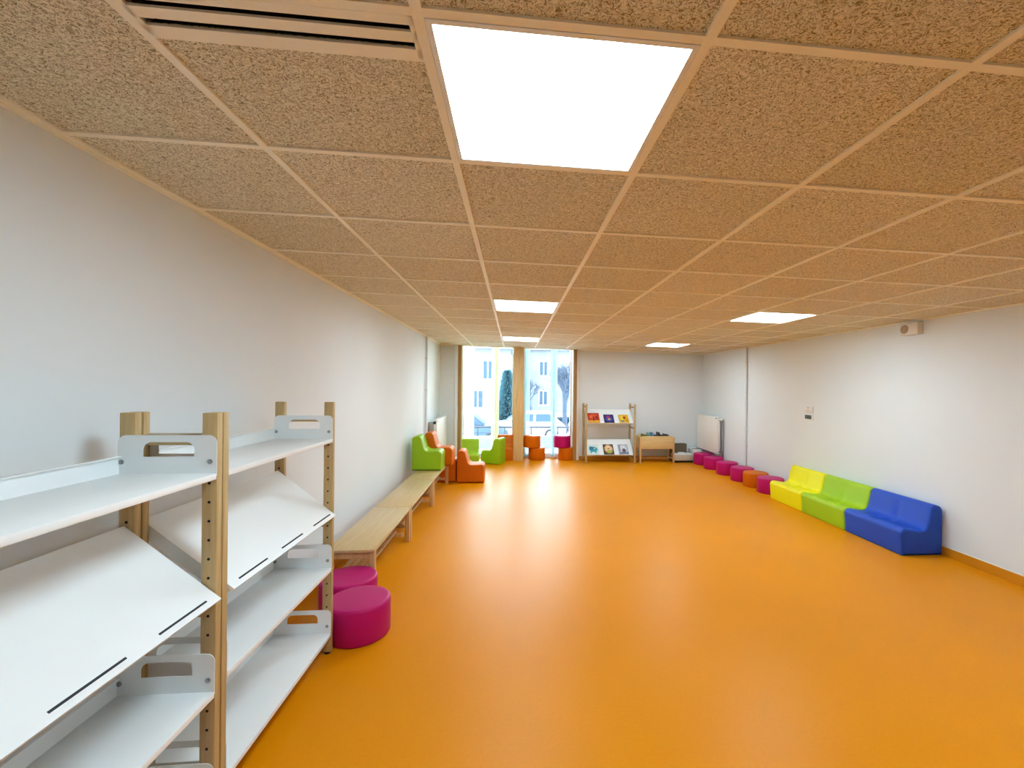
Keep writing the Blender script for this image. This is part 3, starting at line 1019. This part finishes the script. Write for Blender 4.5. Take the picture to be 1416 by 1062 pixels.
radiator(XL, 1, 8.30, 9.42, .22, .955, .165, 'white radiator on the left wall beside the left window')

# ------------------------------------------------------------------ wall pipes, plates, sensor
def wall_pipe(xw, s, y, label):
    e = thing('wall_pipe', label, 'pipe', (xw, y, 0))
    zt = ceil_z(xw) - .002
    bm = bm_new(); tube(bm, (s * .028, 0, .0), (s * .028, 0, zt), .017, seg=16); finish(bm, 'pipe', M['wall'], e)
    bm = bm_new(); box(bm, min(0, s * .02), max(0, s * .02), .055, .085, .09, zt, .003); finish(bm, 'conduit', M['wall'], e)
    for z in (.55, 1.5, 2.05):
        bm = bm_new(); tube(bm, (s * .028, 0, z - .012), (s * .028, 0, z + .012), .021, seg=16)
        box(bm, min(0, s * .028), max(0, s * .028), -.008, .008, z - .01, z + .01)
        finish(bm, 'clamp', M['plastic'], e)
    return e
wall_pipe(XR, -1, 7.70, 'thin white pipe running floor to ceiling on the right wall')
wall_pipe(XL, 1, 7.98, 'thin white pipe running floor to ceiling on the left wall near the radiator')

e = thing('switch_plate', 'plain cream switch plate on the right wall, above the dark-windowed plate', 'switch', (XR, 6.01, 1.295))
bm = bm_new(); box(bm, -.012, 0, -.092, .092, -.045, .045, .004); finish(bm, 'plate', M['plastic'], e)
for yy in (-.05, .03):
    bm = bm_new(); box(bm, -.017, -.012, yy - .03, yy + .03, -.026, .026, .003); finish(bm, 'rocker', M['plastic'], e)
bm = bm_new(); box(bm, -.0135, -.012, -.03, .05, .028, .036); finish(bm, 'label_strip', mat('grey strip', (.45, .44, .40, 1), .6), e, smooth=0)
e = thing('control_plate', 'small white wall plate with a dark green window, below the cream switch plate', 'control panel', (XR, 6.015, 1.192))
bm = bm_new(); box(bm, -.012, 0, -.09, .09, -.05, .04, .004); finish(bm, 'plate', M['white'], e)
bm = bm_new(); box(bm, -.0145, -.012, -.07, .07, -.03, .026, .002); finish(bm, 'dark_window', mat('dark green plastic', (.03, .04, .03, 1), .3), e)

e = thing('wall_sounder', 'small cream box with a round grille, high on the right wall under the ceiling', 'alarm', (XR, 4.35, 2.225))
bm = bm_new(); box(bm, -.065, 0, -.105, .105, -.062, .062, .008, 3); finish(bm, 'housing', M['plastic'], e)
bm = bm_new()
tube(bm, (-.065, .05, 0), (-.072, .05, 0), .046, .044, 28)
for r in (.012, .022, .032):
    for k in range(24):
        a0, a1 = 2 * PI * k / 24, 2 * PI * (k + 1) / 24
        tube(bm, (-.072, .05 + r * math.cos(a0), r * math.sin(a0)), (-.072, .05 + r * math.cos(a1), r * math.sin(a1)), .0022, seg=6)
finish(bm, 'grille', mat('beige grille', srgb(176, 150, 120), .6), e)

# ------------------------------------------------------------------ outside the windows
ZS = -1.2
snow = mat('pale paving', (.62, .64, .66, 1), .9, .2, var=.06, vscale=.6)
bm = bm_new(); box(bm, -40, 44, 10.13, 95, ZS - .2, ZS)
struct(finish(bm, 'ground', snow, smooth=0))
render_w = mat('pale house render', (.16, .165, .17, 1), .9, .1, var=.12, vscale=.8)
pane_b = mat('blue grey house window', (.03, .055, .085, 1), .5, .2)
roof_m = mat('pale slate roof', (.16, .18, .22, 1), .8, .2, var=.08, vscale=3)

def house(x0, x1, y, depth, h, wins, label):
    e = thing('house', label, 'house', ((x0 + x1) / 2, y, ZS))
    hx = (x1 - x0) / 2
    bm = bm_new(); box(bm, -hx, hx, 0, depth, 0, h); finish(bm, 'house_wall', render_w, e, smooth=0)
    bm = bm_new(); prism(bm, [(-.5, h), (depth / 2, h + 2.6), (depth + .5, h), (depth / 2, h + .02)], 'X', -hx - .4, hx + .4); finish(bm, 'roof', roof_m, e, smooth=0)
    for (cx, z, w, hh) in wins:
        bm = bm_new()
        a, b = cx - (x0 + x1) / 2 - w / 2, cx - (x0 + x1) / 2 + w / 2
        z0 = z - ZS
        for q in ((a - .08, a, z0 - .08, z0 + hh + .08), (b, b + .08, z0 - .08, z0 + hh + .08), (a, b, z0 - .12, z0), (a, b, z0 + hh, z0 + hh + .08), ((a + b) / 2 - .03, (a + b) / 2 + .03, z0, z0 + hh)):
            box(bm, q[0], q[1], -.06, .02, q[2], q[3])
        f = finish(bm, 'window_frame', M['pvc'], e, smooth=0)
        bm = bm_new(); box(bm, a, b, -.03, .01, z0, z0 + hh); finish(bm, 'pane', pane_b, f, smooth=0)
    return e
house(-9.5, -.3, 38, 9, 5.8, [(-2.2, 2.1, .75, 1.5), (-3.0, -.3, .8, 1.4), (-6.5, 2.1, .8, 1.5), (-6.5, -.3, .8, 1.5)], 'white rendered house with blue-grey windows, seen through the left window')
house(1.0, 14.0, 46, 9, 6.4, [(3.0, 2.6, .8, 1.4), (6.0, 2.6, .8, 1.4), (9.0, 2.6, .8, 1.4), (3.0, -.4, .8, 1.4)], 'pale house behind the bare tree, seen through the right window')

bark = mat('grey blue bark', (.055, .068, .095, 1), .9, .1, var=.2, vscale=4)
needle = mat('blue green needles', (.05, .125, .15, 1), .8, .2, var=.25, vscale=6)
hedge_m = mat('hedge leaves', (.02, .045, .06, 1), .8, .2, var=.25, vscale=6)

def bare_tree(loc, H, label, seed, lean=0):
    rd = random.Random(seed)
    e = thing('bare_tree', label, 'tree', loc)
    bmT, bmB = bm_new(), bm_new()
    def grow(bm, p, d, l, r, lev):
        q = p + d * l
        tube(bm, p, q, r, r * .68, 7 if lev < 2 else 4, caps=lev == 0)
        if lev >= 5: return
        k = 4 if lev < 3 else 3
        for _ in range(k):
            a = d.orthogonal().normalized(); a.rotate(Matrix.Rotation(rd.uniform(0, 2 * PI), 3, d))
            nd = (d * rd.uniform(.75, 1.1) + a * rd.uniform(.35, .75) + Vector((0, 0, .14))).normalized()
            grow(bmB, q - d * l * rd.uniform(0, .25), nd, l * rd.uniform(.6, .82), r * .62, lev + 1)
    grow(bmT, Vector((0, 0, 0)), Vector((lean, 0, 1)).normalized(), H * .27, H * .033, 0)
    finish(bmT, 'trunk', bark, e); finish(bmB, 'branches', bark, e)
    return e
bare_tree((2.95, 26, ZS), 5.6, 'large bare winter tree seen in the middle of the right window', 5)
bare_tree((1.2, 31.5, ZS), 4.6, 'smaller bare tree standing left of the large one in the right window', 11)
bare_tree((5.2, 33, ZS), 6.4, 'bare tree behind the large one at the right side of the right window', 21)

def conifer(loc, H, R, label, seed):
    rd = random.Random(seed)
    e = thing('conifer', label, 'tree', loc)
    bm = bm_new(); tube(bm, (0, 0, 0), (0, 0, H * .95), .09, .02, 8); finish(bm, 'trunk', bark, e)
    bm = bm_new()
    for k in range(3600):
        t = rd.random() ** .8
        z = .35 + t * (H - .35)
        rmax = R * (1 - t) ** .75 + .04
        a = rd.uniform(0, 2 * PI); r = rmax * math.sqrt(rd.uniform(.1, 1))
        p = Vector((r * math.cos(a), r * math.sin(a), z))
        d = Vector((math.cos(a), math.sin(a), rd.uniform(-.5, .3))).normalized()
        s = d.cross(Vector((0, 0, 1))).normalized()
        l, w = rd.uniform(.14, .30), rd.uniform(.04, .09)
        vs = [bm.verts.new(p - s * w), bm.verts.new(p + s * w), bm.verts.new(p + d * l + Vector((0, 0, rd.uniform(-.05, .05))))]
        bm.faces.new(vs)
        vs = [bm.verts.new(p + Vector((0, 0, w))), bm.verts.new(p - Vector((0, 0, w))), bm.verts.new(p + d * l)]
        bm.faces.new(vs)
    finish(bm, 'foliage', needle, e, smooth=0)
conifer((-.36, 25.5, ZS), 3.6, .55, 'blue-green conifer seen beside the wooden post in the left window', 3)

def hedge(x0, x1, y, h, label, seed):
    rd = random.Random(seed)
    e = thing('hedge', label, 'hedge', ((x0 + x1) / 2, y, ZS))
    bm = bm_new()
    hx = (x1 - x0) / 2
    for k in range(2600):
        p = Vector((rd.uniform(-hx, hx), rd.uniform(-.4, .4), rd.uniform(.05, 1) * h * (1 + .12 * math.sin(3 * rd.random()))))
        u = Vector((rd.uniform(-1, 1), rd.uniform(-1, 1), rd.uniform(-1, 1))).normalized(); v = u.orthogonal().normalized()
        s = rd.uniform(.05, .12)
        bm.faces.new([bm.verts.new(p - u * s), bm.verts.new(p + v * s * .6), bm.verts.new(p + u * s), bm.verts.new(p - v * s * .6)])
    finish(bm, 'foliage', hedge_m, e, smooth=0)
    bm = bm_new()
    for k in range(14):
        xx = -hx + .1 + k * (2 * hx - .2) / 13
        tube(bm, (xx, 0, 0), (xx + .03, 0, h * .8), .03, .015, 6)
    finish(bm, 'stems', bark, e)
hedge(1.5, 3.7, 27.3, .78, 'clipped dark hedge below the bare trees outside the right window', 8)

def car(loc, rz, colm, label):
    e = thing('car', label, 'car', loc, rz)
    body = [(-2.05, .25), (2.05, .25), (2.08, .62), (1.95, .78), (1.05, .92), (-1.85, .95), (-2.08, .72)]
    bm = bm_new(); fs = prism(bm, [(x, z) for x, z in body], 'Y', -.85, .85)
    bmesh.ops.bevel(bm, geom=list(bm.edges), offset=.06, segments=2, affect='EDGES', clamp_overlap=True)
    finish(bm, 'body', colm, e, smooth=40)
    cab = [(-1.8, .93), (1.0, .90), (.35, 1.42), (-1.35, 1.45)]
    bm = bm_new(); prism(bm, cab, 'Y', -.76, .76); bmesh.ops.bevel(bm, geom=list(bm.edges), offset=.05, segments=2, affect='EDGES', clamp_overlap=True)
    c = finish(bm, 'cabin', colm, e, smooth=40)
    for s in (-1, 1):
        bm = bm_new()
        prism(bm, [(-1.5, .97), (-.55, .97), (-.55, 1.36), (-1.25, 1.37)], 'Y', s * .75, s * .772)
        prism(bm, [(-.45, .97), (.72, .97), (.28, 1.35), (-.45, 1.36)], 'Y', s * .75, s * .772)
        finish(bm, 'side_glass', pane_b, c, smooth=0)
    bm = bm_new(); prism(bm, [(.93, .965), (.96, .985), (.43, 1.40), (.40, 1.38)], 'Y', -.66, .66); finish(bm, 'windscreen', pane_b, c, smooth=0)
    for wx in (-1.3, 1.3):
        for s in (-1, 1):
            bm = bm_new(); tube(bm, (wx, s * .70, .31), (wx, s * .87, .31), .31, seg=24); wh = finish(bm, 'wheel', M['black'], e)
            bm = bm_new(); tube(bm, (wx, s * .86, .31), (wx, s * .88, .31), .2, seg=20); finish(bm, 'hub', M['chrome'], wh)
carw = mat('white car paint', (.82, .84, .86, 1), .25, .5)
carb = mat('blue grey car paint', (.03, .055, .09, 1), .3, .4)
car((.55, 23.3, ZS), PI, carw, 'white parked car outside, left part of the right window')
car((5.1, 24.0, ZS), 0, carw, 'white parked car outside, at the right edge of the right window')
car((-2.3, 21.5, ZS), 0, carb, 'blue-grey parked car outside the left window')

# terrace railing
e = thing('railing', 'thin dark steel railing outside both windows', 'railing', (0, 12.2, 0))
steel = mat('dark painted steel', (.02, .028, .045, 1), .5, .4)
bm = bm_new()
tube(bm, (-2.6, 0, .46), (2.8, 0, .46), .03, seg=8); tube(bm, (-2.6, 0, .30), (2.8, 0, .30), .009, seg=6)
finish(bm, 'handrail', steel, e)
for k in range(8):
    xx = -2.4 + k * .72
    bm = bm_new(); tube(bm, (xx, 0, -.2), (xx, 0, .46), .022, seg=8); finish(bm, 'baluster', steel, e)
# terrace slab and low white parapet below the railing
terr = mat('pale terrace concrete', (.66, .67, .66, 1), .9, .2, var=.05)
bm = bm_new(); box(bm, -4, 5, 10.13, 12.3, ZS, -.12)
struct(finish(bm, 'ground_terrace', terr, smooth=0))
bm = bm_new(); box(bm, -3, 4, 12.12, 12.28, -.12, .22, .01)
struct(finish(bm, 'wall_parapet', render_w, smooth=0))

# ------------------------------------------------------------------ sky light
wd = bpy.data.worlds.new('overcast sky'); S.world = wd
wd.use_nodes = True
nt = wd.node_tree
bg = nt.nodes['Background']
tc = N(nt, 'ShaderNodeTexCoord'); sp = N(nt, 'ShaderNodeSeparateXYZ')
rp = N(nt, 'ShaderNodeValToRGB')
rp.color_ramp.elements[0].position = 0; rp.color_ramp.elements[0].color = (.80, .92, 1.0, 1)
rp.color_ramp.elements[1].position = .7; rp.color_ramp.elements[1].color = (.70, .86, 1.0, 1)
nt.links.new(tc.outputs['Generated'], sp.inputs[0]); nt.links.new(sp.outputs['Z'], rp.inputs[0]); nt.links.new(rp.outputs[0], bg.inputs['Color'])
bg.inputs['Strength'].default_value = SKY_E

# ------------------------------------------------------------------ camera
f, CX, CY, YAW, ROLL = 621.885, 763.494, 532.86, -.0846, -.01
Rm = Matrix.Rotation(YAW, 3, 'Z') @ Matrix.Rotation(ROLL, 3, 'Y')
cam = bpy.data.cameras.new('camera'); co = bpy.data.objects.new('camera', cam); C.objects.link(co)
right, fwd, up = Rm.col[0], Rm.col[1], Rm.col[2]
mw = Matrix((( right[0], up[0], -fwd[0], 0), (right[1], up[1], -fwd[1], 0), (right[2], up[2], -fwd[2], 1.6), (0, 0, 0, 1)))
co.matrix_world = mw
cam.sensor_fit = 'HORIZONTAL'; cam.sensor_width = 36
cam.lens = f / 1416 * 36
cam.shift_x = (708 - CX) / 1416
cam.shift_y = (CY - 531) / 1416
cam.clip_start = .05; cam.clip_end = 300
S.camera = co

S.view_settings.view_transform = 'Standard'
S.view_settings.look = 'None'
S.view_settings.gamma = 1
S.view_settings.use_curve_mapping = False
S.view_settings.exposure = EXPOSURE
try:
    S.cycles.use_denoising = True
    S.cycles.max_bounces = 10
    S.cycles.diffuse_bounces = 4
    S.cycles.sample_clamp_indirect = 8
except Exception:
    pass
